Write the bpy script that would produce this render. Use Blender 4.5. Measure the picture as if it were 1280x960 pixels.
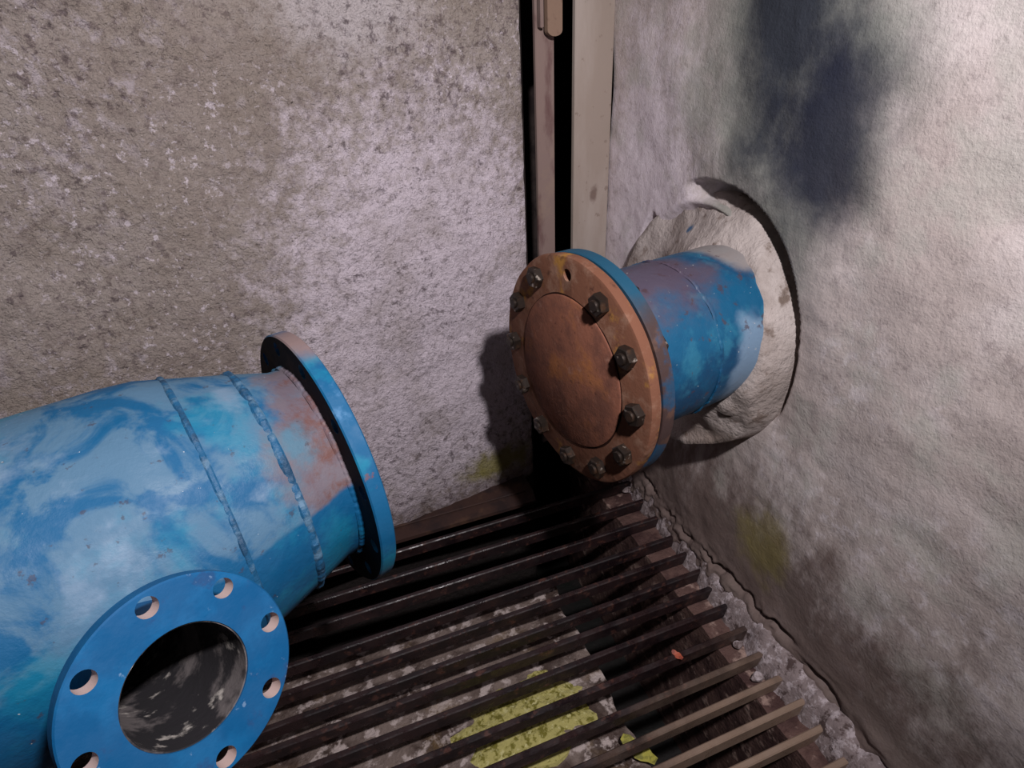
import bpy, bmesh, math, random
from mathutils import Vector, Matrix, noise

random.seed(7)
scene = bpy.context.scene
for o in list(bpy.data.objects):
    bpy.data.objects.remove(o)
COL = scene.collection
PI = math.pi

# ------------------------------------------------------------------ camera, world, light, exposure
# world frame: origin = floor corner of the two walls, x along the back wall, y into it, z up (metres)
cam_d = bpy.data.cameras.new('camera')
cam_d.sensor_fit = 'HORIZONTAL'
cam_d.sensor_width = 36.0
cam_d.lens = 722.0 / 1280.0 * 36.0
cam_d.clip_start = 0.02
cam = bpy.data.objects.new('camera', cam_d)
COL.objects.link(cam)
cam.matrix_world = Matrix(((0.852489, 0.293364, -0.432665, -1.135485),
                           (-0.52097, 0.408647, -0.749398, -1.3489),
                           (-0.043039, 0.86426, 0.501201, 1.27),
                           (0, 0, 0, 1)))
scene.camera = cam

world = bpy.data.worlds.new('world')
scene.world = world
world.use_nodes = True
bg = world.node_tree.nodes['Background']
bg.inputs['Color'].default_value = (0.62, 0.66, 0.80, 1)
bg.inputs['Strength'].default_value = 0.011

ld = bpy.data.lights.new('work_lamp', 'SPOT')
ld.energy = 94
ld.color = (1.0, 0.94, 0.955)
ld.spot_size = math.radians(110)
ld.spot_blend = 0.75
ld.shadow_soft_size = 0.035
lamp = bpy.data.objects.new('work_lamp', ld)
COL.objects.link(lamp)
lamp.location = (-0.89, -1.50, 1.76)
lamp.rotation_euler = (Vector((-0.66, -0.10, 0.52)) - lamp.location).to_track_quat('-Z', 'Y').to_euler()

scene.view_settings.view_transform = 'Standard'
scene.view_settings.look = 'None'
scene.view_settings.exposure = 0.0
scene.view_settings.gamma = 1.0
scene.view_settings.use_curve_mapping = False

# ------------------------------------------------------------------ helpers
def srgb(r, g, b):
    def f(c):
        c /= 255.0
        return c / 12.92 if c <= 0.04045 else ((c + 0.055) / 1.055) ** 2.4
    return (f(r), f(g), f(b), 1.0)

def material(name, base, layers=(), rough=0.8, metallic=0.0, bumps=(), rough_var=None, spec=0.5):
    """layers: dicts(color, scale, lo, hi, detail, rough, off, stretch, grad=(point, r0, r1, squash))"""
    m = bpy.data.materials.new(name)
    m.use_nodes = True
    nt = m.node_tree
    N, L = nt.nodes, nt.links
    bsdf = N['Principled BSDF']
    geo = N.new('ShaderNodeNewGeometry')
    pos = geo.outputs['Position']

    def noise_node(scale, detail=6, rgh=0.6, off=(0, 0, 0), stretch=(1, 1, 1), dist=0.0):
        mp = N.new('ShaderNodeMapping')
        L.new(pos, mp.inputs['Vector'])
        mp.inputs['Location'].default_value = off
        mp.inputs['Scale'].default_value = stretch
        n = N.new('ShaderNodeTexNoise')
        L.new(mp.outputs['Vector'], n.inputs['Vector'])
        n.inputs['Scale'].default_value = scale
        n.inputs['Detail'].default_value = detail
        n.inputs['Roughness'].default_value = rgh
        n.inputs['Distortion'].default_value = dist
        return n.outputs['Fac']

    def maprange(sock, lo, hi, a=0.0, b=1.0):
        r = N.new('ShaderNodeMapRange')
        r.interpolation_type = 'SMOOTHSTEP'
        L.new(sock, r.inputs['Value'])
        r.inputs['From Min'].default_value = lo
        r.inputs['From Max'].default_value = hi
        r.inputs['To Min'].default_value = a
        r.inputs['To Max'].default_value = b
        return r.outputs['Result']

    def math_node(op, a, b):
        n = N.new('ShaderNodeMath')
        n.operation = op
        for i, v in enumerate((a, b)):
            if isinstance(v, (int, float)):
                n.inputs[i].default_value = v
            else:
                L.new(v, n.inputs[i])
        return n.outputs[0]

    cur = None
    for ly in layers:
        f = noise_node(ly.get('scale', 5), ly.get('detail', 6), ly.get('rgh', 0.6), ly.get('off', (0, 0, 0)),
                       ly.get('stretch', (1, 1, 1)), ly.get('dist', 0.0))
        if 'blob' in ly:      # a patch round a place on the surface, its edge broken by the noise
            p, sx, r0, r1, amp = ly['blob']
            d = N.new('ShaderNodeVectorMath')
            d.operation = 'SUBTRACT'
            L.new(pos, d.inputs[0])
            d.inputs[1].default_value = p
            s = N.new('ShaderNodeVectorMath')
            s.operation = 'MULTIPLY'
            L.new(d.outputs[0], s.inputs[0])
            s.inputs[1].default_value = sx
            ln = N.new('ShaderNodeVectorMath')
            ln.operation = 'LENGTH'
            L.new(s.outputs[0], ln.inputs[0])
            v = math_node('ADD', ln.outputs['Value'], math_node('MULTIPLY', math_node('SUBTRACT', f, 0.5), amp))
            fac = maprange(v, r0, r1, 1.0, 0.0)
        elif 'plane' in ly:   # paint edge: side of a plane, wobbling with the noise
            n_, d_, amp, wd = ly['plane']
            dt = N.new('ShaderNodeVectorMath')
            dt.operation = 'DOT_PRODUCT'
            L.new(pos, dt.inputs[0])
            dt.inputs[1].default_value = n_
            v = math_node('ADD', dt.outputs['Value'], math_node('MULTIPLY', math_node('SUBTRACT', f, 0.5), amp))
            fac = maprange(v, d_ - wd, d_ + wd)
        else:
            fac = maprange(f, ly['lo'], ly['hi'])
        if 'patch' in ly:     # only in wide patches
            ps, plo, phi, poff = ly['patch']
            fac = math_node('MULTIPLY', fac, maprange(noise_node(ps, 4, 0.55, poff), plo, phi))
        if 'k' in ly:
            fac = math_node('MULTIPLY', fac, ly['k'])
        mx = N.new('ShaderNodeMix')
        mx.data_type = 'RGBA'
        L.new(fac, mx.inputs['Factor'])
        if cur is None:
            mx.inputs['A'].default_value = base
        else:
            L.new(cur, mx.inputs['A'])
        mx.inputs['B'].default_value = ly['color']
        cur = mx.outputs['Result']
    if cur is None:
        bsdf.inputs['Base Color'].default_value = base
    else:
        L.new(cur, bsdf.inputs['Base Color'])
    bsdf.inputs['Metallic'].default_value = metallic
    bsdf.inputs['Specular IOR Level'].default_value = spec
    if rough_var:
        L.new(maprange(noise_node(rough_var[0], 5), 0.35, 0.65, rough_var[1], rough_var[2]), bsdf.inputs['Roughness'])
    else:
        bsdf.inputs['Roughness'].default_value = rough
    prev = None
    for (scale, dist, strength, det) in bumps:
        b = N.new('ShaderNodeBump')
        b.inputs['Distance'].default_value = dist
        b.inputs['Strength'].default_value = strength
        L.new(noise_node(scale, det, 0.65, (3.1, 1.7, 0.4)), b.inputs['Height'])
        if prev is not None:
            L.new(prev, b.inputs['Normal'])
        prev = b.outputs['Normal']
    if prev is not None:
        L.new(prev, bsdf.inputs['Normal'])
    return m

def mesh_obj(name, verts, faces, mat, parent=None, smooth=False):
    me = bpy.data.meshes.new(name)
    me.from_pydata([tuple(v) for v in verts], [], faces)
    me.update()
    if smooth:
        me.polygons.foreach_set('use_smooth', [True] * len(me.polygons))
    me.materials.append(mat)
    o = bpy.data.objects.new(name, me)
    COL.objects.link(o)
    if parent is not None:
        o.parent = parent
        o.matrix_parent_inverse = parent.matrix_basis.inverted()
    return o

def empty(name, loc):
    o = bpy.data.objects.new(name, None)
    o.empty_display_size = 0.05
    o.location = loc
    COL.objects.link(o)
    return o

def tag(o, label=None, cat=None, group=None, kind=None):
    if label: o['label'] = label
    if cat: o['category'] = cat
    if group: o['group'] = group
    if kind: o['kind'] = kind
    return o

def frame(n):
    n = Vector(n).normalized()
    ref = Vector((0, 0, 1)) if abs(n.z) < 0.95 else Vector((1, 0, 0))
    u = ref.cross(n).normalized()
    w = n.cross(u)
    return n, u, w

def lathe_data(prof, origin, axis, seg=96, closed=True, wob=None):
    """prof: list of (t along axis, radius). closed: the profile is a closed loop (ring solid)."""
    n, u, w = frame(axis)
    o = Vector(origin)
    V, F = [], []
    for i in range(seg):
        a = 2 * PI * i / seg
        rd = u * math.cos(a) + w * math.sin(a)
        for j, (t, r) in enumerate(prof):
            dr = wob(a, j) if wob else 0.0
            V.append(o + n * t + rd * (r + dr))
    k = len(prof)
    for i in range(seg):
        i2 = (i + 1) % seg
        for j in range(k if closed else k - 1):
            j2 = (j + 1) % k
            F.append((i * k + j, i * k + j2, i2 * k + j2, i2 * k + j))
    return V, F

def fix_normals(o):
    bm = bmesh.new()
    bm.from_mesh(o.data)
    bmesh.ops.remove_doubles(bm, verts=bm.verts, dist=1e-6)
    bmesh.ops.recalc_face_normals(bm, faces=bm.faces)
    bm.to_mesh(o.data)
    bm.free()
    return o

def auto_smooth(o, ang=35):
    me = o.data
    me.polygons.foreach_set('use_smooth', [True] * len(me.polygons))
    bm = bmesh.new()
    bm.from_mesh(me)
    for e in bm.edges:
        if len(e.link_faces) == 2 and e.calc_face_angle(0) > math.radians(ang):
            e.smooth = False
    bm.to_mesh(me)
    bm.free()
    return o

def lathe(name, prof, origin, axis, mat, parent=None, seg=96, closed=True, wob=None):
    V, F = lathe_data(prof, origin, axis, seg, closed, wob)
    o = mesh_obj(name, V, F, mat, parent)
    fix_normals(o)
    return auto_smooth(o)

def cut_holes(o, centres, axis, r, depth, seg=20, wall_mat=None):
    """drill round holes through a part and keep the result as plain mesh"""
    n, u, w = frame(axis)
    V, F = [], []
    for c in centres:
        b = len(V)
        c = Vector(c)
        for s in (-depth, depth):
            for i in range(seg):
                a = 2 * PI * i / seg
                V.append(c + n * s + (u * math.cos(a) + w * math.sin(a)) * r)
        for i in range(seg):
            F.append((b + i, b + (i + 1) % seg, b + seg + (i + 1) % seg, b + seg + i))
        F.append(tuple(b + i for i in reversed(range(seg))))
        F.append(tuple(b + seg + i for i in range(seg)))
    cut = mesh_obj('cutter', V, F, o.data.materials[0])
    fix_normals(cut)
    md = o.modifiers.new('b', 'BOOLEAN')
    md.operation = 'DIFFERENCE'
    md.solver = 'EXACT'
    md.object = cut
    pm = o.matrix_parent_inverse.copy()
    dg = bpy.context.evaluated_depsgraph_get()
    me = bpy.data.meshes.new_from_object(o.evaluated_get(dg))
    o.modifiers.clear()
    o.data = me
    bpy.data.objects.remove(cut)
    if wall_mat:                      # bare metal inside the holes
        me.materials.append(wall_mat)
        for p in me.polygons:
            for c in centres:
                dd = Vector(p.center) - Vector(c)
                if (dd - n * dd.dot(n)).length < r * 1.02 and abs(p.normal.dot(n)) < 0.3:
                    p.material_index = 1
    auto_smooth(o)

def box_data(x0, x1, y0, y1, z0, z1, bev=0.0):
    bm = bmesh.new()
    bmesh.ops.create_cube(bm, size=1.0)
    for v in bm.verts:
        v.co = Vector(((x0 + x1) / 2 + v.co.x * (x1 - x0), (y0 + y1) / 2 + v.co.y * (y1 - y0), (z0 + z1) / 2 + v.co.z * (z1 - z0)))
    if bev:
        bmesh.ops.bevel(bm, geom=list(bm.edges), offset=bev, segments=1, affect='EDGES')
    bmesh.ops.recalc_face_normals(bm, faces=bm.faces)
    return bm

def bm_obj(name, bm, mat, parent=None):
    me = bpy.data.meshes.new(name)
    bm.to_mesh(me)
    bm.free()
    me.materials.append(mat)
    o = bpy.data.objects.new(name, me)
    COL.objects.link(o)
    if parent is not None:
        o.parent = parent
        o.matrix_parent_inverse = parent.matrix_basis.inverted()
    return o

def fbm(x, y, z, s, oct=4):
    return noise.fractal(Vector((x * s, y * s, z * s)), 1.0, 2.0, oct)

def sstep(a, b, x):
    t = min(1.0, max(0.0, (x - a) / (b - a)))
    return t * t * (3 - 2 * t)

# ------------------------------------------------------------------ materials
BACK_LAYERS = [
    dict(color=srgb(178, 166, 160), scale=2.6, lo=0.40, hi=0.62, detail=8, rgh=0.62),
    # broad whitewash still holding in a slanting band, broken up at a fine grain
    dict(color=srgb(240, 227, 239), scale=26, detail=9, rgh=0.75, blob=((-0.58, 0, 0.60), (0.9, 1, 0.62), 0.22, 0.48, 0.75), k=0.92),
    dict(color=srgb(238, 225, 236), scale=26, detail=9, rgh=0.75, blob=((-0.78, 0, 0.34), (0.75, 1, 0.9), 0.14, 0.40, 0.7), k=0.9),
    dict(color=srgb(212, 203, 206), scale=22, detail=9, rgh=0.75, blob=((-0.70, 0, 1.36), (0.7, 1, 1.2), 0.04, 0.16, 0.3), k=0.75),
    dict(color=srgb(206, 194, 202), scale=30, lo=0.50, hi=0.62, detail=8, rgh=0.72, patch=(2.6, 0.44, 0.62, (7.3, 2.0, 1.2)), k=0.7),
    dict(color=srgb(112, 97, 96), scale=44, lo=0.50, hi=0.66, detail=8, rgh=0.72, k=0.45),
    dict(color=srgb(84, 68, 74), scale=44, lo=0.52, hi=0.63, detail=8, rgh=0.72, off=(1, 1, 6), patch=(1.9, 0.42, 0.56, (0.6, 2.0, 4.4)), k=0.7),
    dict(color=srgb(92, 78, 84), scale=42, lo=0.56, hi=0.66, detail=7, rgh=0.7, off=(5, 2, 9), patch=(2.6, 0.42, 0.6, (4.3, 1.0, 6.2)), k=0.7),
    dict(color=srgb(240, 228, 238), scale=64, lo=0.56, hi=0.64, detail=7, rgh=0.7, off=(8, 3, 3), patch=(2.2, 0.42, 0.60, (3.3, 5.0, 1.9)), k=0.75),
    dict(color=srgb(150, 137, 122), scale=5, lo=0.48, hi=0.66, off=(2, 2, 5), k=0.35),
    # brown damp creeping up from the floor, a green-yellow smear by the capped pipe
    dict(color=srgb(92, 72, 68), scale=22, detail=8, rgh=0.7, blob=((-0.75, 0, -0.14), (0.18, 1, 1), 0.10, 0.30, 0.4), k=0.6),
    dict(color=srgb(150, 142, 72), scale=20, blob=((-0.42, 0, 0.09), (0.45, 1, 1), 0.02, 0.08, 0.10), k=0.85),
    dict(color=srgb(34, 28, 28), scale=14, plane=((0, 0, -1), 0.012, 0.02, 0.008), k=0.95),   # near-black below floor level, inside the pit
]
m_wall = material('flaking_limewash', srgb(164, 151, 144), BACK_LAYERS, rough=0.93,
                  bumps=[(14, 0.012, 0.5, 8), (60, 0.014, 1.0, 6), (200, 0.004, 0.9, 3)], spec=0.3)
RIGHT_LAYERS = [
    dict(color=srgb(208, 198, 196), scale=3.0, lo=0.40, hi=0.60, detail=8),
    dict(color=srgb(238, 228, 238), scale=30, lo=0.50, hi=0.60, detail=8, rgh=0.7, blob=((-0.04, -0.18, 0.85), (1, 0.9, 0.5), 0.10, 0.32, 0.5), k=0.8),
    dict(color=srgb(220, 211, 214), scale=28, lo=0.50, hi=0.62, detail=8, rgh=0.7, patch=(2.6, 0.44, 0.62, (2.3, 2.0, 1.2)), k=0.7),
    dict(color=srgb(116, 101, 104), scale=46, lo=0.50, hi=0.70, detail=9, rgh=0.78, k=0.5),
    dict(color=srgb(184, 184, 176), scale=6, lo=0.48, hi=0.64, off=(2, 2, 5), k=0.5),
    # big dark bluish patch high on the wall
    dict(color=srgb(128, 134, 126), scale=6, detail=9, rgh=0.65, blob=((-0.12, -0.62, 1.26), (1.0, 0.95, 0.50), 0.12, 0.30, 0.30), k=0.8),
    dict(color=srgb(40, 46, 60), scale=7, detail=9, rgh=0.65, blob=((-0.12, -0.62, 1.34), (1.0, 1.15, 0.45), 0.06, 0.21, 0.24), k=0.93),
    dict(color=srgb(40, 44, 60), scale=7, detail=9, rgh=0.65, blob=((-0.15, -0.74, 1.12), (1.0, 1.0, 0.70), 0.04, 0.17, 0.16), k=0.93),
    dict(color=srgb(104, 86, 80), scale=16, detail=9, rgh=0.7, stretch=(1, 1, 0.5), blob=((-0.16, -0.75, 0.04), (1, 0.28, 0.9), 0.16, 0.40, 0.6), k=0.85),
    dict(color=srgb(138, 128, 66), scale=16, detail=6, blob=((-0.17, -0.80, 0.25), (1, 1, 0.8), 0.03, 0.11, 0.14), k=0.6),
]
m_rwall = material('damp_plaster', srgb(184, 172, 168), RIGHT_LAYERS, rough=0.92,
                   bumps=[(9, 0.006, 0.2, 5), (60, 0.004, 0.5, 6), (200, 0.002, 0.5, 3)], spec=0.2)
m_mortar = material('mortar', srgb(158, 147, 142), [
    dict(color=srgb(184, 174, 170), scale=7, lo=0.42, hi=0.6),
    dict(color=srgb(120, 106, 98), scale=22, lo=0.55, hi=0.68, detail=7),
    dict(color=srgb(30, 92, 136), scale=30, blob=((-0.095, -0.40, 0.895), (1, 1, 1), 0.010, 0.020, 0.02), k=0.9),
    dict(color=srgb(128, 106, 90), scale=10, blob=((-0.13, -0.62, 0.46), (1, 1, 1), 0.05, 0.16, 0.1), k=0.6),
], rough=0.9, bumps=[(26, 0.012, 0.8, 6), (110, 0.004, 0.7, 4)], spec=0.2)
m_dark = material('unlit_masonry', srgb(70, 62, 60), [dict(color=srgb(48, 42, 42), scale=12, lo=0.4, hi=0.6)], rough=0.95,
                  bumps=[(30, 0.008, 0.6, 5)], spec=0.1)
m_post = material('smooth_screed', srgb(160, 146, 136), [
    dict(color=srgb(176, 164, 156), scale=5, lo=0.42, hi=0.62, stretch=(1, 1, 0.25)),
    dict(color=srgb(126, 110, 100), scale=40, lo=0.64, hi=0.70, detail=4, k=0.6),
    dict(color=srgb(112, 92, 84), scale=30, blob=((-0.06, -0.005, 0.90), (1, 1, 0.6), 0.006, 0.018, 0.03), k=0.8),
], rough=0.8, bumps=[(60, 0.001, 0.5, 4)], spec=0.25)
m_guide = material('old_iron_guide', srgb(138, 118, 112), [
    dict(color=srgb(108, 82, 80), scale=18, lo=0.48, hi=0.66, stretch=(1, 1, 0.3)),
    dict(color=srgb(146, 126, 114), scale=7, lo=0.5, hi=0.66),
], rough=0.8, bumps=[(70, 0.001, 0.6, 4)], spec=0.3)
m_rust = material('rusty_plate', srgb(134, 86, 68), [
    dict(color=srgb(108, 70, 58), scale=12, lo=0.42, hi=0.62, detail=8, rgh=0.7),
    dict(color=srgb(166, 106, 62), scale=9, lo=0.52, hi=0.68, off=(3, 1, 2), k=0.8),
    dict(color=srgb(158, 118, 102), scale=30, lo=0.56, hi=0.70, off=(9, 1, 2), detail=8, rgh=0.7, k=0.6),
    dict(color=srgb(82, 48, 40), scale=60, lo=0.60, hi=0.70, detail=5, k=0.6),
], rough=0.85, bumps=[(60, 0.0016, 0.7, 5), (200, 0.0006, 0.6, 3)], spec=0.25)
m_rust_rim = material('rusty_plate_rim', srgb(118, 78, 60), [
    dict(color=srgb(148, 116, 98), scale=18, lo=0.48, hi=0.66, detail=8, rgh=0.7, k=0.7),
    dict(color=srgb(158, 114, 56), scale=13, lo=0.55, hi=0.66, off=(4, 4, 2)),
    dict(color=srgb(88, 56, 44), scale=34, lo=0.58, hi=0.70, off=(1, 8, 2), detail=6),
], rough=0.85, bumps=[(70, 0.0016, 0.7, 5)], spec=0.25)
m_groove = material('rust_groove', srgb(52, 30, 24), rough=0.9, spec=0.1)
BLUE = srgb(10, 86, 124)
m_blue_right = material('worn_blue_paint_stub', BLUE, [
    dict(color=srgb(10, 66, 104), scale=9, lo=0.45, hi=0.62),
    dict(color=srgb(40, 112, 142), scale=13, lo=0.54, hi=0.68, off=(2, 5, 1), k=0.8),
    dict(color=srgb(120, 146, 172), scale=14, detail=5, blob=((-0.24, -0.74, 0.70), (1.7, 1, 0.8), 0.07, 0.12, 0.10), k=0.9),
    dict(color=srgb(160, 150, 144), scale=10, detail=6, blob=((-0.16, -0.56, 0.92), (1.6, 1, 1), 0.09, 0.14, 0.10), k=0.8),
    dict(color=srgb(92, 72, 82), scale=14, detail=7, blob=((-0.40, -0.60, 0.91), (0.7, 1, 1.1), 0.05, 0.14, 0.18), k=0.8),
    dict(color=srgb(74, 52, 56), scale=34, lo=0.60, hi=0.68, detail=7, k=0.7),
    dict(color=srgb(190, 190, 186), scale=120, lo=0.70, hi=0.74, detail=3, k=0.8),
], rough=0.5, bumps=[(26, 0.004, 0.4, 5), (150, 0.001, 0.5, 3)], rough_var=(20, 0.48, 0.75), spec=0.4)
m_blue_left = material('worn_blue_paint_reducer', srgb(78, 114, 142), [
    dict(color=srgb(12, 86, 130), scale=13, lo=0.44, hi=0.58, detail=6, dist=0.6),
    dict(color=srgb(116, 140, 164), scale=9, lo=0.54, hi=0.68, off=(4, 4, 1), k=0.8),
    # rust where the paint has come off beside the flange
    dict(color=srgb(112, 96, 100), scale=12, detail=7, blob=((-1.045, -0.70, 0.85), (2.6, 0.8, 0.8), 0.09, 0.17, 0.34), k=0.85),
    dict(color=srgb(104, 62, 50), scale=26, detail=9, rgh=0.7, blob=((-1.045, -0.70, 0.86), (2.6, 0.8, 0.8), 0.00, 0.09, 0.40), k=0.8),
    # newer coat on the lower half
    dict(color=srgb(8, 84, 128), scale=7, detail=5, plane=((0.12, -0.25, -0.96), -0.690, 0.035, 0.004)),
    dict(color=srgb(20, 128, 158), scale=8, lo=0.50, hi=0.66, off=(6, 1, 1), k=0.5),
    dict(color=srgb(60, 48, 58), scale=60, lo=0.64, hi=0.70, detail=5, k=0.6),
    dict(color=srgb(205, 210, 212), scale=120, lo=0.73, hi=0.76, detail=3, k=0.7),
], rough=0.5, bumps=[(22, 0.004, 0.4, 5), (140, 0.0012, 0.5, 3)], rough_var=(20, 0.52, 0.8), spec=0.4)
m_blue_flange = material('blue_flange_paint', srgb(10, 88, 132), [
    dict(color=srgb(92, 140, 182), scale=15, lo=0.52, hi=0.66, detail=6),
    dict(color=srgb(18, 128, 158), scale=10, lo=0.55, hi=0.68, off=(3, 3, 3), k=0.7),
    dict(color=srgb(120, 72, 66), scale=26, lo=0.62, hi=0.68, detail=7, off=(5, 2, 2)),
    dict(color=srgb(142, 118, 112), scale=14, detail=6, blob=((-1.03, -0.56, 0.985), (1, 1, 1), 0.05, 0.10, 0.08), k=0.9),
], rough=0.5, bumps=[(90, 0.001, 0.5, 4)], rough_var=(20, 0.48, 0.75), spec=0.4)
m_blue_branch = material('blue_branch_paint', srgb(8, 80, 128), [
    dict(color=srgb(14, 92, 142), scale=14, lo=0.46, hi=0.62),
    dict(color=srgb(34, 66, 110), scale=30, lo=0.58, hi=0.68, detail=6, k=0.7),
    dict(color=srgb(120, 150, 180), scale=60, lo=0.66, hi=0.72, detail=5, k=0.6),
], rough=0.5, bumps=[(110, 0.0008, 0.5, 4)], rough_var=(24, 0.48, 0.7), spec=0.4)
m_stub_flange = material('stub_flange_paint', srgb(66, 48, 46), [
    dict(color=srgb(92, 66, 56), scale=24, lo=0.52, hi=0.66, detail=7, off=(4, 1, 1)),
    dict(color=srgb(14, 78, 106), scale=10, detail=7, plane=((0, 0.35, 0.94), 0.60, 0.10, 0.04), k=0.95),
    dict(color=srgb(12, 70, 104), scale=9, lo=0.56, hi=0.64, off=(2, 7, 1), k=0.8),
], rough=0.65, bumps=[(80, 0.001, 0.6, 4)])
m_bore = material('grimy_bore', srgb(96, 90, 90), [
    dict(color=srgb(30, 28, 32), scale=14, lo=0.42, hi=0.52, detail=6),
    dict(color=srgb(170, 164, 158), scale=30, lo=0.58, hi=0.68, off=(3, 3, 1)),
], rough=0.75, bumps=[(60, 0.002, 0.6, 4)])
m_hole = material('raw_hole_edge', srgb(186, 164, 158), rough=0.6)
m_gasket = material('black_gasket', srgb(26, 24, 26), rough=0.8)
m_bolt = material('dark_steel_bolt', srgb(54, 45, 40), [
    dict(color=srgb(84, 62, 48), scale=40, lo=0.5, hi=0.65),
    dict(color=srgb(190, 180, 170), scale=60, lo=0.60, hi=0.68, off=(3, 2, 2), k=0.7)], rough=0.45, metallic=0.55,
    bumps=[(160, 0.0008, 0.5, 3)])
m_bar = material('wet_rusty_bar', srgb(46, 32, 33), [
    dict(color=srgb(30, 21, 24), scale=14, lo=0.42, hi=0.6),
    dict(color=srgb(92, 60, 52), scale=40, lo=0.56, hi=0.68, off=(2, 3, 1), k=0.7),
    # dried mud on the bars nearest the right-hand ledge
    dict(color=srgb(150, 128, 112), scale=11, detail=7, blob=((-0.34, -1.12, 0.0), (0.6, 1.15, 1), 0.14, 0.40, 0.26), k=0.9),
], rough=0.4, bumps=[(50, 0.0015, 0.7, 5), (220, 0.0006, 0.7, 3)], rough_var=(30, 0.22, 0.6))
m_plate = material('brown_rusted_sheet', srgb(66, 44, 38), [
    dict(color=srgb(44, 30, 30), scale=10, lo=0.42, hi=0.62),
    dict(color=srgb(92, 66, 50), scale=16, lo=0.54, hi=0.70, off=(1, 3, 1), k=0.7)], rough=0.75,
    bumps=[(50, 0.0015, 0.6, 5)])
m_slab = material('pit_slab_concrete', srgb(128, 113, 106), [
    dict(color=srgb(70, 54, 48), scale=9, lo=0.42, hi=0.60, detail=8),
    dict(color=srgb(190, 176, 172), scale=26, lo=0.52, hi=0.62, detail=8, off=(3, 1, 1)),
    dict(color=srgb(120, 96, 58), scale=6, lo=0.55, hi=0.68, off=(1, 8, 1), k=0.6)], rough=0.85,
    bumps=[(34, 0.012, 0.8, 6), (140, 0.004, 0.7, 3)], rough_var=(16, 0.5, 0.95))
m_pit = material('wet_black_pit', srgb(34, 30, 30), [dict(color=srgb(24, 26, 24), scale=8, lo=0.4, hi=0.6)], rough=0.6,
                 bumps=[(30, 0.006, 0.6, 5)])
m_ledge = material('stained_ledge', srgb(104, 78, 72), [
    dict(color=srgb(72, 48, 46), scale=11, lo=0.44, hi=0.60, detail=8),
    dict(color=srgb(166, 140, 130), scale=20, lo=0.54, hi=0.66, detail=7, off=(3, 1, 1))], rough=0.85,
    bumps=[(30, 0.012, 0.8, 6), (130, 0.004, 0.7, 3)])
m_rubble = material('rubble', srgb(146, 132, 132), [
    dict(color=srgb(196, 184, 188), scale=45, lo=0.48, hi=0.60, detail=8, rgh=0.7),
    dict(color=srgb(84, 68, 66), scale=30, lo=0.52, hi=0.62, off=(3, 1, 1), detail=8, rgh=0.7)], rough=0.9, bumps=[(60, 0.008, 0.9, 7)])
m_moss = material('yellow_green_growth', srgb(186, 178, 110), [
    dict(color=srgb(122, 116, 44), scale=60, lo=0.48, hi=0.60),
    dict(color=srgb(208, 202, 142), scale=70, lo=0.56, hi=0.66, off=(2, 1, 1))], rough=0.95, bumps=[(120, 0.006, 0.9, 4)])

m_weld = material('scuffed_weld', srgb(24, 86, 126), [
    dict(color=srgb(30, 50, 72), scale=34, lo=0.48, hi=0.62, detail=7, k=0.6),
    dict(color=srgb(96, 128, 152), scale=40, lo=0.50, hi=0.64, off=(3, 3, 3), detail=5, k=0.7)], rough=0.6, bumps=[(160, 0.002, 0.8, 4)])

# ------------------------------------------------------------------ the setting
D = Vector((-0.2079, -0.9781, 0.0))      # along the right wall towards the viewer
RN = Vector((-0.9781, 0.2079, 0.0))      # out of the right wall into the room

def grid_wall(name, nx, nz, fn, mat):
    V = [fn(i / nx, j / nz) for j in range(nz + 1) for i in range(nx + 1)]
    F = [(j * (nx + 1) + i, j * (nx + 1) + i + 1, (j + 1) * (nx + 1) + i + 1, (j + 1) * (nx + 1) + i)
         for j in range(nz) for i in range(nx)]
    return mesh_obj(name, V, F, mat, smooth=True)

# back wall, with a deep chase next to the corner
XB0, XB1, ZB, ZT = -3.2, -0.285, -0.62, 2.6
def back_fn(a, b):
    x = XB0 + (XB1 - XB0) * a
    z = ZB + (ZT - ZB) * b
    y = 0.010 * fbm(x, 0.0, z, 2.2, 3) + 0.004 * fbm(x, 2.0, z, 14, 4) + 0.003 * fbm(x, 5.0, z, 45, 2)
    e = sstep(XB1 - 0.02, XB1, x)
    y = y * (1 - e) + e * 0.006
    if a == 1:
        x += 0.003 * fbm(3.0, 0.0, z, 18, 3)
    return (x, y, z)
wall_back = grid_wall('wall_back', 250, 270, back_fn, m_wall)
tag(wall_back, 'rough grey wall with flaking whitewash behind the pipes', 'wall', kind='structure')
ch = [(XB1, 0.0, ZB), (XB1, 0.42, ZB), (0.16, 0.42, ZB), (0.16, 0.02, ZB),
      (XB1, 0.0, ZT), (XB1, 0.42, ZT), (0.16, 0.42, ZT), (0.16, 0.02, ZT)]
mesh_obj('chase_lining', ch, [(0, 1, 5, 4), (1, 2, 6, 5), (2, 3, 7, 6)], m_dark, wall_back)

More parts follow.
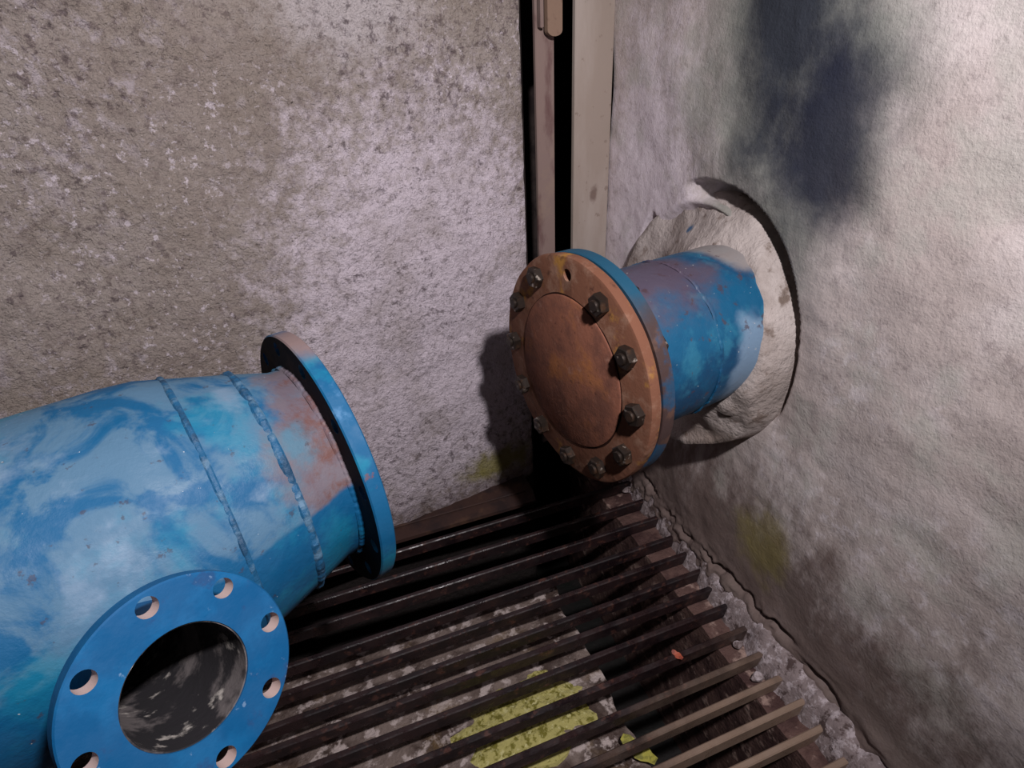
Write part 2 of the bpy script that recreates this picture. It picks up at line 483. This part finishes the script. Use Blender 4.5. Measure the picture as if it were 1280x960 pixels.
# right wall; groove round the upper right of the mortar collar, ragged foot with a crack
CS, CZ, CR = 0.475, 0.685, 0.298         # collar centre along the wall, height, radius
def warp(t, knots):
    for (t0, v0), (t1, v1) in zip(knots, knots[1:]):
        if t <= t1:
            return v0 + (v1 - v0) * (t - t0) / (t1 - t0)
    return knots[-1][1]
def right_fn(a, b):
    s = warp(a, ((0, 0), (0.03, 0.1), (0.62, 0.92), (1, 3.3)))      # finer mesh round the pipe hole
    z = warp(b, ((0, ZB), (0.10, -0.05), (0.28, 0.22), (0.82, 1.06), (1, ZT)))
    p = D * s
    d = 0.010 * fbm(s, 7.0, z, 2.4, 3) + 0.003 * fbm(s, 1.0, z, 11, 3)
    ds, dz = s - CS, z - CZ
    r = math.hypot(ds, dz)
    th = math.degrees(math.atan2(dz, ds))
    k = sstep(-28, 10, th) * (1 - sstep(78, 112, th))          # upper right
    k2 = 0.9 * sstep(138, 148, th) * (1 - sstep(166, 176, th))  # short slit on the left
    wd = 0.016 + 0.022 * math.exp(-((th - 52) / 34.0) ** 2)
    g = sstep(CR - 0.03, CR - 0.012, r) * (1 - sstep(CR + wd - 0.006, CR + wd + 0.006, r))
    d -= 0.075 * g * max(k, k2)
    d += 0.008 * math.exp(-((r - CR - 0.07) / 0.06) ** 2) * k   # plaster swells round the lip
    # inside the collar the wall lies back a little
    d -= 0.02 * (1 - sstep(CR - 0.05, CR - 0.02, r))
    # foot
    n = fbm(s, 9.0, 0.0, 7, 3)
    f = 1 - sstep(0.03 + 0.02 * n, 0.13 + 0.03 * n, z)
    d += 0.010 * f + 0.010 * f * fbm(s, 2.0, z, 30, 3)
    zc = 0.075 + 0.03 * fbm(s, 3.3, 0.0, 5, 3) - 0.02 * s + 0.014 * fbm(s, 8.8, 0.0, 28, 4)
    d -= 0.028 * math.exp(-((z - zc) / 0.007) ** 2) * sstep(0.15, 0.35, s) * sstep(-0.35, 0.25, fbm(s, 1.1, 0.0, 9, 3))
    q = p + RN * d
    return (q.x, q.y, z)
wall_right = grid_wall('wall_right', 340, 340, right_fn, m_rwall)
tag(wall_right, 'damp plastered wall with a dark bluish patch and the pipe hole', 'wall', kind='structure')

# mortar collar round the pipe: lumpy disc, standing proud at the bottom and set back at the top
AX_Y, AX_Z = -0.573, 0.735               # pipe axis
def collar():
    V, F = [], []
    nr, na = 26, 96
    for j in range(nr + 1):
        t = j / nr
        for i in range(na):
            a = 2 * PI * i / na
            rr = CR * (1 + 0.05 * fbm(math.cos(a), math.sin(a), 3.0, 1.3, 3)) * (1.03 if math.sin(a) < -0.3 else 1.0)
            if j < nr - 3:
                r = rr * (0.985 * t / ((nr - 4) / nr))
                e = 0
            else:
                r = rr * (0.985 + 0.015 * math.sin((j - nr + 4) / 4 * PI / 2))
                e = (j - nr + 4) / 4.0
            s, z = CS + r * math.cos(a), CZ + r * math.sin(a)
            tilt = 0.036 - 0.21 * (z - CZ) - 0.06 * (s - CS)
            pd = math.hypot(s - 0.60, z - 0.73)
            tilt += 0.062 * (1 - sstep(0.15, 0.29, pd))
            lump = 0.016 * fbm(s, 3.0, z, 6, 4) + 0.007 * fbm(s, 8.0, z, 24, 4)
            step = 0.010 * sstep(0.185, 0.20, pd + 0.02 * fbm(s, 1, z, 9, 2))
            d = tilt + lump - step
            if e > 0:
                d -= e * (0.012 + 0.17 * e)
            q = D * s + RN * d
            V.append((q.x, q.y, z))
    for j in range(nr):
        for i in range(na):
            i2 = (i + 1) % na
            F.append((j * na + i, j * na + i2, (j + 1) * na + i2, (j + 1) * na + i))
    o = mesh_obj('mortar_collar', V, F, m_mortar, wall_right, smooth=True)
    return o
collar()['label'] = 'pale lumpy mortar collar round the wall pipe'

# pit under the grating: bar direction U, across V
U = Vector((0.9816, -0.191, 0.0))
W = Vector((-0.191, -0.9816, 0.0))
def uv(u, v, z):
    p = U * u + W * v
    return Vector((p.x, p.y, z))
def slab_mesh(name, u0, u1, v0, v1, z, mat, amp, nu, nv, skirt, parent=None):
    V, F = [], []
    for j in range(nv + 1):
        for i in range(nu + 1):
            u = u0 + (u1 - u0) * i / nu
            v = v0 + (v1 - v0) * j / nv
            e = 0.014 * fbm(u, v, 1.0, 10, 3)
            if i == nu: u += e
            if j == 0: v += e
            V.append(uv(u, v, z + amp * fbm(u, v, 4.0, 7, 5)))
    for j in range(nv):
        for i in range(nu):
            F.append((j * (nu + 1) + i, j * (nu + 1) + i + 1, (j + 1) * (nu + 1) + i + 1, (j + 1) * (nu + 1) + i))
    def strip(idx):
        b = len(V)
        for k in idx:
            c = V[k].copy(); c.z = skirt
            V.append(c)
        for k in range(len(idx) - 1):
            F.append((idx[k], idx[k + 1], b + k + 1, b + k))
    strip([j * (nu + 1) + nu for j in range(nv + 1)])
    strip([j * (nu + 1) for j in range(nv + 1)])
    strip([i for i in range(nu + 1)])
    strip([nv * (nu + 1) + i for i in range(nu + 1)])
    return fix_normals(mesh_obj(name, V, F, mat, parent, smooth=False))
floor = mesh_obj('floor', [uv(-3.2, -0.9, -0.6), uv(0.6, -0.9, -0.6), uv(0.6, 3.0, -0.6), uv(-3.2, 3.0, -0.6)], [(0, 1, 2, 3)], m_pit)
tag(floor, 'wet black bottom of the pit under the grating', 'floor', kind='structure')
slab = slab_mesh('pit_slab', -3.1, -0.385, 0.435, 2.6, -0.125, m_slab, 0.012, 150, 110, -0.6, floor)
slab['label'] = 'rough brown concrete slab seen between the grating bars'
ledge = slab_mesh('grating_ledge', -0.115, 0.09, 0.0, 2.6, -0.032, m_ledge, 0.012, 16, 160, -0.6, wall_right)
ledge['label'] = 'rust-stained concrete ledge carrying the ends of the bars'
ledge2 = slab_mesh('grating_ledge', -3.1, -2.35, -0.5, 2.6, -0.040, m_ledge, 0.010, 20, 60, -0.6, floor)

# ragged kerb of old mortar along the foot of the right wall
def kerb():
    V, F = [], []
    n, k = 420, 13
    for i in range(n + 1):
        s = 0.05 + 2.6 * i / n
        wd = 0.012 + 0.012 * fbm(s, 0, 2, 9, 4) + 0.040 * max(0.0, s - 0.45)
        h = 0.045 + 0.018 * fbm(s, 5, 2, 14, 4)
        for j in range(k):
            t = j / (k - 1)
            off = wd * 1.2 * (1 - t) - 0.03 * t
            zz = -0.045 + (h + 0.045) * math.sin(min(1.0, t * 1.6) * PI / 2) + 0.008 * fbm(s, t * 0.08, 3, 40, 4)
            q = D * s + RN * (off + 0.012 + 0.006 * fbm(s, t * 0.08, 6, 40, 4))
            V.append((q.x, q.y, zz))
    for i in range(n):
        for j in range(k - 1):
            F.append((i * k + j, i * k + j + 1, (i + 1) * k + j + 1, (i + 1) * k + j))
    o = fix_normals(mesh_obj('mortar_kerb', V, F, m_rubble, wall_right, smooth=True))
    o['label'] = 'crumbling mortar kerb along the foot of the wall'
kerb()

# smooth board in the corner over the chase
board = bm_obj('trim_1', box_data(-0.129, -0.004, -0.006, 0.010, 0.09, ZT, 0.003), m_post)
tag(board, 'smooth pale upright strip in the corner beside the dark slot', 'trim', kind='structure')

# ------------------------------------------------------------------ things
# iron guide bar in the slot, with a short hanger at its top
guide = empty('guide_bar', (-0.214, 0.012, 0.09))
tag(guide, 'narrow brown iron bar upright in the dark wall slot', 'bar')
bm_obj('bar', box_data(-0.240, -0.184, 0.006, 0.020, 0.09, ZT, 0.003), m_guide, guide)
m_strap = material('brown_strap', srgb(140, 116, 100), [dict(color=srgb(104, 80, 70), scale=24, lo=0.46, hi=0.64)], rough=0.8, bumps=[(70, 0.001, 0.6, 4)], spec=0.25)
def hanger():
    V, F = [], []
    out = [(-0.222, ZT)]
    cxh, zh, r = -0.2005, 1.305, 0.0215
    for i in range(11):
        a = PI + PI * i / 10
        out.append((cxh + r * math.cos(a), zh + r * 0.6 * math.sin(a)))
    out.append((-0.179, ZT))
    n = len(out)
    for y in (-0.020, -0.006):
        V += [(x, y, z) for x, z in out]
    F.append(tuple(range(n)))
    F.append(tuple(reversed(range(n, 2 * n))))
    for i in range(n):
        F.append((i, (i + 1) % n, n + (i + 1) % n, n + i))
    o = fix_normals(mesh_obj('hanger_strap', V, F, m_strap, guide))
    o['label'] = 'brown round-ended strap on the bar'
    bm_obj('strap_backing', box_data(-0.236, -0.226, -0.012, 0.004, 1.31, ZT, 0.002), m_guide, guide)
hanger()

def hex_bolt(parent, c, axis, r=0.0205, h=0.015, rot=0.0):
    """hex nut on a washer with a stud end"""
    n, u, w = frame(axis)
    c = Vector(c)
    rings = [(0.0, 1.0), (h * 0.85, 1.0), (h, 0.88)]
    V, F = [], []
    for (t, k) in rings:
        for i in range(6):
            a = rot + PI / 3 * i
            V.append(c + n * t + (u * math.cos(a) + w * math.sin(a)) * r * k)
    for j in range(2):
        for i in range(6):
            F.append((j * 6 + i, j * 6 + (i + 1) % 6, (j + 1) * 6 + (i + 1) % 6, (j + 1) * 6 + i))
    F.append(tuple(range(12, 18)))
    F.append(tuple(reversed(range(6))))
    b = mesh_obj('bolt', V, F, m_bolt, parent)
    lathe('stud_end', [(0, 0.0), (0, 0.0105), (h + 0.002, 0.0105), (h + 0.004, 0.009), (h + 0.004, 0.0)], c, axis, m_bolt, b, seg=12, closed=False)
    return b

def weld(name, centre, axis, r, mat, parent, tr=0.006, seg=150, beads=90):
    prof = [(tr * math.cos(2 * PI * j / 6) * 1.3, r + tr * 0.6 * math.sin(2 * PI * j / 6)) for j in range(6)]
    rnd = random.Random(3)
    ph = rnd.random() * 6
    def wob(a, j):
        return tr * (0.18 * math.sin(a * beads + ph) * (1 if j in (1, 2) else 0.2) + 0.9 * fbm(math.cos(a), math.sin(a), r, 5, 3))
    return lathe(name, prof, centre, axis, mat, parent, seg=seg * 2, wob=wob)

# --- capped stub through the right wall
XF = -0.566                               # outer face of the blind plate
stub = empty('capped_pipe_stub', (-0.3, AX_Y, AX_Z))
tag(stub, 'blue pipe stub in the right wall closed by a rusty bolted plate', 'pipe')
ax = (1, 0, 0)
def at(x): return (x, AX_Y, AX_Z)
lathe('pipe', [(0.0, 0.156), (0.0, 0.163), (0.12, 0.1625), (0.24, 0.163), (0.62, 0.163), (0.62, 0.156)], at(XF + 0.03), ax, m_blue_right, stub, seg=128,
      wob=lambda a, j: 0.0015 * fbm(math.cos(a), math.sin(a), j, 2, 2))
weld('weld_bead', at(XF + 0.062), ax, 0.163, m_blue_right, stub, tr=0.005)
weld('weld_bead', at(XF + 0.235), ax, 0.163, m_blue_right, stub, tr=0.0035)
R_F = 0.2225
fl = lathe('flange', [(0.032, 0.15), (0.032, R_F - 0.002), (0.034, R_F), (0.056, R_F), (0.058, R_F - 0.002), (0.058, 0.15)], at(XF), ax, m_stub_flange, stub, seg=128)
lathe('gasket', [(0.0245, 0.12), (0.0245, R_F - 0.014), (0.0325, R_F - 0.014), (0.0325, 0.12)], at(XF), ax, m_gasket, stub, seg=96)
RB = 0.190
plate = lathe('blind_plate', [(0.004, 0.0), (0.004, R_F - 0.006), (0.006, R_F - 0.001), (0.010, R_F + 0.001), (0.025, R_F), (0.025, 0.0)], at(XF), ax, m_rust_rim, stub,
              seg=128, closed=False, wob=lambda a, j: (0.0015 * fbm(math.cos(a), math.sin(a), 1, 3, 3) if 0 < j < 5 else 0))
plate['label'] = 'round rusty steel cover plate'
lathe('raised_disc', [(0.0, 0.0), (0.0, 0.148), (0.0015, 0.1505), (0.006, 0.1505)], at(XF), ax, m_rust, plate, seg=128, closed=False)
# groove: a thin dark ring recess round the disc, interrupted by rust scale
def groove():
    V, F = [], []
    n = 120
    for i in range(n):
        a = 2 * PI * i / n
        g = 0.0022 + 0.0020 * fbm(math.cos(a), math.sin(a), 2, 2.5, 3)
        for r in (0.1500, 0.1510 + max(0.0003, g)):
            V.append((XF + 0.0036, AX_Y + r * math.cos(a), AX_Z + r * math.sin(a)))
    for i in range(n):
        j = (i + 1) % n
        F.append((2 * i, 2 * i + 1, 2 * j + 1, 2 * j))
    mesh_obj('groove', V, F, m_groove, plate)
groove()
holes = []
for k in range(12):
    a = math.radians(30 * k + 2)
    c = (XF + 0.004, AX_Y - RB * math.cos(a), AX_Z + RB * math.sin(a))
    if k == 3:
        cut_holes(plate, [c], (1, 0, 0), 0.0115, 0.05, 18)
        continue
    hex_bolt(stub, c, (-1, 0, 0), rot=0.4 + 0.7 * k)
    nb = hex_bolt(stub, (XF + 0.058, c[1], c[2]), (1, 0, 0), h=0.016, rot=0.2 + 0.5 * k)
    nb.name = 'nut'

# --- reducer and pipe run on the left, in line with the stub (a few degrees off)
XL = -1.043
run = empty('reducer_pipe_run', (-1.7, AX_Y, AX_Z))
tag(run, 'blue tapering steel pipe with open flange and side branch at left', 'pipe')
LA = Vector((math.cos(math.radians(8)), math.sin(math.radians(8)), 0))
LO = Vector((XL, AX_Y, AX_Z))
BN = Vector((0.409, -0.846, 0.343)).normalized()
BC = Vector((-1.2413, -0.9062, 0.774))
R_L = 0.202
cone = [(0.0, 0.138), (0.0, 0.150), (-0.02, 0.151), (-0.068, 0.166), (-0.18, 0.197), (-0.22, 0.200), (-1.15, 0.200), (-1.15, 0.190), (-0.22, 0.190), (-0.02, 0.138)]
tp = lathe('tapered_pipe', cone, LO, LA, m_blue_left, run, seg=144, wob=lambda a, j: 0.002 * fbm(math.cos(a), math.sin(a), 1.0, 2, 2))
cut_holes(tp, [BC - BN * 0.24], BN, 0.0590, 0.20, 40)
weld('weld_bead', LO - LA * 0.072, LA, 0.1675, m_weld, run, tr=0.0045)
weld('weld_bead', LO - LA * 0.150, LA, 0.1895, m_weld, run, tr=0.003)
weld('weld_bead', LO - LA * 0.002, LA, 0.151, m_blue_left, run, tr=0.004)
fl = lathe('flange', [(0.0, 0.138), (0.0, R_L - 0.002), (0.002, R_L), (0.021, R_L), (0.023, R_L - 0.002), (0.023, 0.138)], LO, LA, m_blue_flange, run, seg=128)
_, lu, lw = frame(LA)
cut_holes(fl, [LO + LA * 0.011 + (lu * math.cos(math.radians(15 + 30 * k)) + lw * math.sin(math.radians(15 + 30 * k))) * 0.181 for k in range(12)], LA, 0.0105, 0.05)
m_back_shade = material('flange_back_shade', srgb(34, 32, 38), [dict(color=srgb(54, 44, 44), scale=30, lo=0.5, hi=0.66)], rough=0.8, bumps=[(90, 0.001, 0.5, 4)], spec=0.2)
fl.data.materials.append(m_back_shade)          # shade on the side towards the pipe, painted in as near-black
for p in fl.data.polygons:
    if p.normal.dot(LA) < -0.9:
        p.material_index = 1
# branch with its drilled flange, facing up and forward
br = lathe('branch_pipe', [(-0.30, 0.0565), (-0.30, 0.062), (-0.01, 0.062), (-0.01, 0.0565)], BC, BN, m_blue_branch, run, seg=64)
lathe('bore_lining', [(-0.28, 0.0568), (-0.28, 0.0548), (-0.002, 0.0548), (-0.002, 0.0568)], BC, BN, m_bore, br, seg=64)
bf = lathe('branch_flange', [(-0.017, 0.0562), (-0.017, 0.0995), (-0.0155, 0.101), (-0.0015, 0.101), (0.0, 0.0995), (0.0, 0.0562)], BC, BN, m_blue_branch, run, seg=96)
bn, bu, bw = frame(BN)
cs = [BC + (bu * math.cos(math.radians(-4.5 + 45 * k)) + bw * math.sin(math.radians(-4.5 + 45 * k))) * 0.0865 for k in range(8)]
cut_holes(bf, cs, BN, 0.0098, 0.05, 24, m_hole)
weld('weld_bead', BC - BN * 0.018, BN, 0.0625, m_blue_branch, br, tr=0.003, seg=60, beads=40)

# concrete pedestal carrying the run, left of the picture
def pedestal():
    c = LO - LA * 0.95
    top = AX_Z - 0.2025
    rings = [(0.012, 0.17), (0.10, 0.17), (0.13, 0.13), (top - 0.012, 0.12), (top, 0.11)]
    V, F = [], []
    for z, r in rings:
        V += [(c.x + a * r * 0.7, c.y + b * r, z) for a, b in ((-1, -1), (1, -1), (1, 1), (-1, 1))]
    for j in range(len(rings) - 1):
        for i in range(4):
            F.append((j * 4 + i, j * 4 + (i + 1) % 4, (j + 1) * 4 + (i + 1) % 4, (j + 1) * 4 + i))
    F += [(3, 2, 1, 0), tuple(range(len(V) - 4, len(V)))]
    o = fix_normals(mesh_obj('pipe_pedestal', V, F, m_rubble))
    tag(o, 'grey concrete pedestal under the blue pipe run', 'support')
pedestal()

# --- grating: every bar a part
grating = empty('floor_grating', uv(-1.1, 1.0, 0.0))
tag(grating, 'dark rusty steel bar grating over the pit floor', 'grating')
BAR_L = 2.42
def bar_mesh():
    w_, h_, c = 0.0070, 0.033, 0.0026
    prof = [(-w_, -h_), (w_, -h_), (w_, -c), (w_ - c, 0.0), (-w_ + c, 0.0), (-w_, -c)]
    V, F = [], []
    n = len(prof)
    segs = 4
    for s in range(segs + 1):
        x = -BAR_L + BAR_L * s / segs
        for (v, z) in prof:
            V.append((x, -v + 0.0015 * math.sin(s * 2.1), z + 0.001 * math.cos(s * 1.7)))
    for s in range(segs):
        for i in range(n):
            F.append((s * n + i, s * n + (i + 1) % n, (s + 1) * n + (i + 1) % n, (s + 1) * n + i))
    F.append(tuple(range(n)))
    F.append(tuple(reversed(range(segs * n, segs * n + n))))
    return V, F
bv = [0.250, 0.349, 0.430, 0.519, 0.588, 0.656, 0.716, 0.778, 0.850, 0.920, 0.984]
while bv[-1] < 2.45:
    bv.append(bv[-1] + 0.064 + random.uniform(-0.006, 0.006))
V, F = bar_mesh()
bar_me = None
ang = math.atan2(U.y, U.x)
for i, v in enumerate(bv):
    if bar_me is None:
        o = mesh_obj('bar', V, F, m_bar)
        fix_normals(o)
        bar_me = o.data
    else:
        o = bpy.data.objects.new('bar', bar_me)
        COL.objects.link(o)
    o.location = uv(0.015 + random.uniform(-0.010, 0.008) - 0.05 * max(0.0, v - 0.5), v, 0.008 + random.uniform(-0.002, 0.002))
    o.rotation_euler = (random.uniform(-0.04, 0.04), 0, ang + random.uniform(-0.006, 0.006))
    o.parent = grating
    o.matrix_parent_inverse = grating.matrix_basis.inverted()

# --- rusted sheet filling the wedge between the first bar and the back wall
def sheet():
    a = uv(-0.335, 0.205, 0); b = uv(-2.40, 0.215, 0)
    pts = [Vector((-2.32, 0.004, 0)), Vector((-0.330, 0.004, 0)), Vector((a.x + 0.02, a.y + 0.05, 0)), a, b]
    n = len(pts)
    V = [(q.x, q.y, z) for z in (0.000, -0.012) for q in pts]
    F = [tuple(range(n)), tuple(reversed(range(n, 2 * n)))] + [(i, (i + 1) % n, n + (i + 1) % n, n + i) for i in range(n)]
    o = fix_normals(mesh_obj('edge_sheet', V, F, m_plate, grating))
    o['label'] = 'brown rusted sheet along the foot of the back wall'
    V, F = [], []
    bm = box_data(0, 1.95, -0.004, 0.004, 0.0, 0.006, 0.0015)
    e = uv(-2.30, 0.15, 0.0)
    bm.transform(Matrix.Translation(e) @ Matrix.Rotation(ang, 4, 'Z'))
    bm_obj('rib', bm, m_plate, o)
sheet()

# --- growth on the slab and loose bits
def mound(name, u, v, z, ru, rv, h, mat, seed, n=40, parent=None):
    V, F = [], []
    nr = 14
    V.append(uv(u, v, z + h))
    for j in range(1, nr + 1):
        t = j / nr
        for i in range(n):
            a = 2 * PI * i / n
            k = 1 + 0.35 * fbm(math.cos(a), math.sin(a), seed, 1.6, 3)
            uu, vv = u + ru * t * k * math.cos(a), v + rv * t * k * math.sin(a)
            zz = z + h * (1 - t * t) + 0.006 * fbm(uu, vv, seed, 40, 4) * (1 - t * 0.5) - (0.012 if j == nr else 0)
            V.append(uv(uu, vv, zz))
    for i in range(n):
        F.append((0, 1 + i, 1 + (i + 1) % n))
    for j in range(nr - 1):
        for i in range(n):
            i2 = (i + 1) % n
            F.append((1 + j * n + i, 1 + (j + 1) * n + i, 1 + (j + 1) * n + i2, 1 + j * n + i2))
    return fix_normals(mesh_obj(name, V, F, mat, parent))
mo = mound('moss_patch', -0.61, 0.79, -0.128, 0.20, 0.105, 0.020, m_moss, 2.0)
tag(mo, 'yellow-green growth on the pit slab under the bars', 'moss', kind='stuff')
def stone(name, c, r, mat, seed):
    bm = bmesh.new()
    bmesh.ops.create_icosphere(bm, subdivisions=2, radius=1.0)
    for vv in bm.verts:
        k = 1 + 0.35 * fbm(vv.co.x, vv.co.y, vv.co.z + seed * 3.1, 1.2, 3)
        vv.co = Vector((vv.co.x * r * k * 1.2, vv.co.y * r * k, vv.co.z * r * k * 0.7))
    o = bm_obj(name, bm, mat)
    o.location = c
    return o
m_scrap = material('orange_scrap', srgb(176, 84, 58), [dict(color=srgb(130, 60, 46), scale=60, lo=0.45, hi=0.6)], rough=0.6)
m_leaf = material('yellow_leaf', srgb(172, 166, 70), [dict(color=srgb(120, 118, 48), scale=70, lo=0.45, hi=0.6)], rough=0.7)

def flake(name, c, lx, ly, bend, mat, rot):
    """small curled scrap with thickness"""
    n = 6
    V, F = [], []
    for k, dz in enumerate((0.0015, 0.0)):
        for i in range(n + 1):
            t = i / n
            w = ly * math.sin(PI * (0.12 + 0.76 * t)) * (1 + 0.2 * math.sin(i * 2.3))
            z = bend * (2 * t - 1) ** 2 + dz
            V += [(lx * (t - 0.5), -w / 2, z), (lx * (t - 0.5), w / 2, z + 0.002)]
    m = 2 * (n + 1)
    for i in range(n):
        a = 2 * i
        F += [(a, a + 2, a + 3, a + 1), (m + a, m + a + 1, m + a + 3, m + a + 2),
              (a, m + a, m + a + 2, a + 2), (a + 1, a + 3, m + a + 3, m + a + 1)]
    F += [(0, 1, m + 1, m), (2 * n, m + 2 * n, m + 2 * n + 1, 2 * n + 1)]
    o = fix_normals(mesh_obj(name, V, F, mat))
    o.location = c
    o.rotation_euler = rot
    return o
sc = flake('plastic_scrap', uv(-0.240, 0.852, 0.0115), 0.030, 0.014, 0.003, m_scrap, (0.15, 0.0, ang - 1.2))
tag(sc, 'small orange-red scrap caught on a grating bar', 'scrap')
lf = flake('fallen_leaf', uv(-0.400, 0.952, -0.118), 0.085, 0.035, 0.010, m_leaf, (0.3, 0.1, ang - 1.0))
tag(lf, 'small yellow-green leaf in the gap between two dusty bars', 'leaf')
lf.location = uv(-0.397, 0.953, -0.105)
for i, (u_, v_, r_, lb) in enumerate([
        (-0.028, 0.255, 0.015, 'small stone in the corner beside the end of the topmost bar'),
        (-0.070, 0.865, 0.011, 'pale mortar crumb on the ledge right of the orange scrap'),
        (-0.085, 0.950, 0.013, 'pale mortar crumb on the ledge between the dusty bars')]):
    st = stone('mortar_crumb', uv(u_, v_, -0.026 + r_ * 0.5), r_, m_rubble, i + 1.0)
    tag(st, lb, 'stone', 'mortar crumbs on the ledge along the right wall')
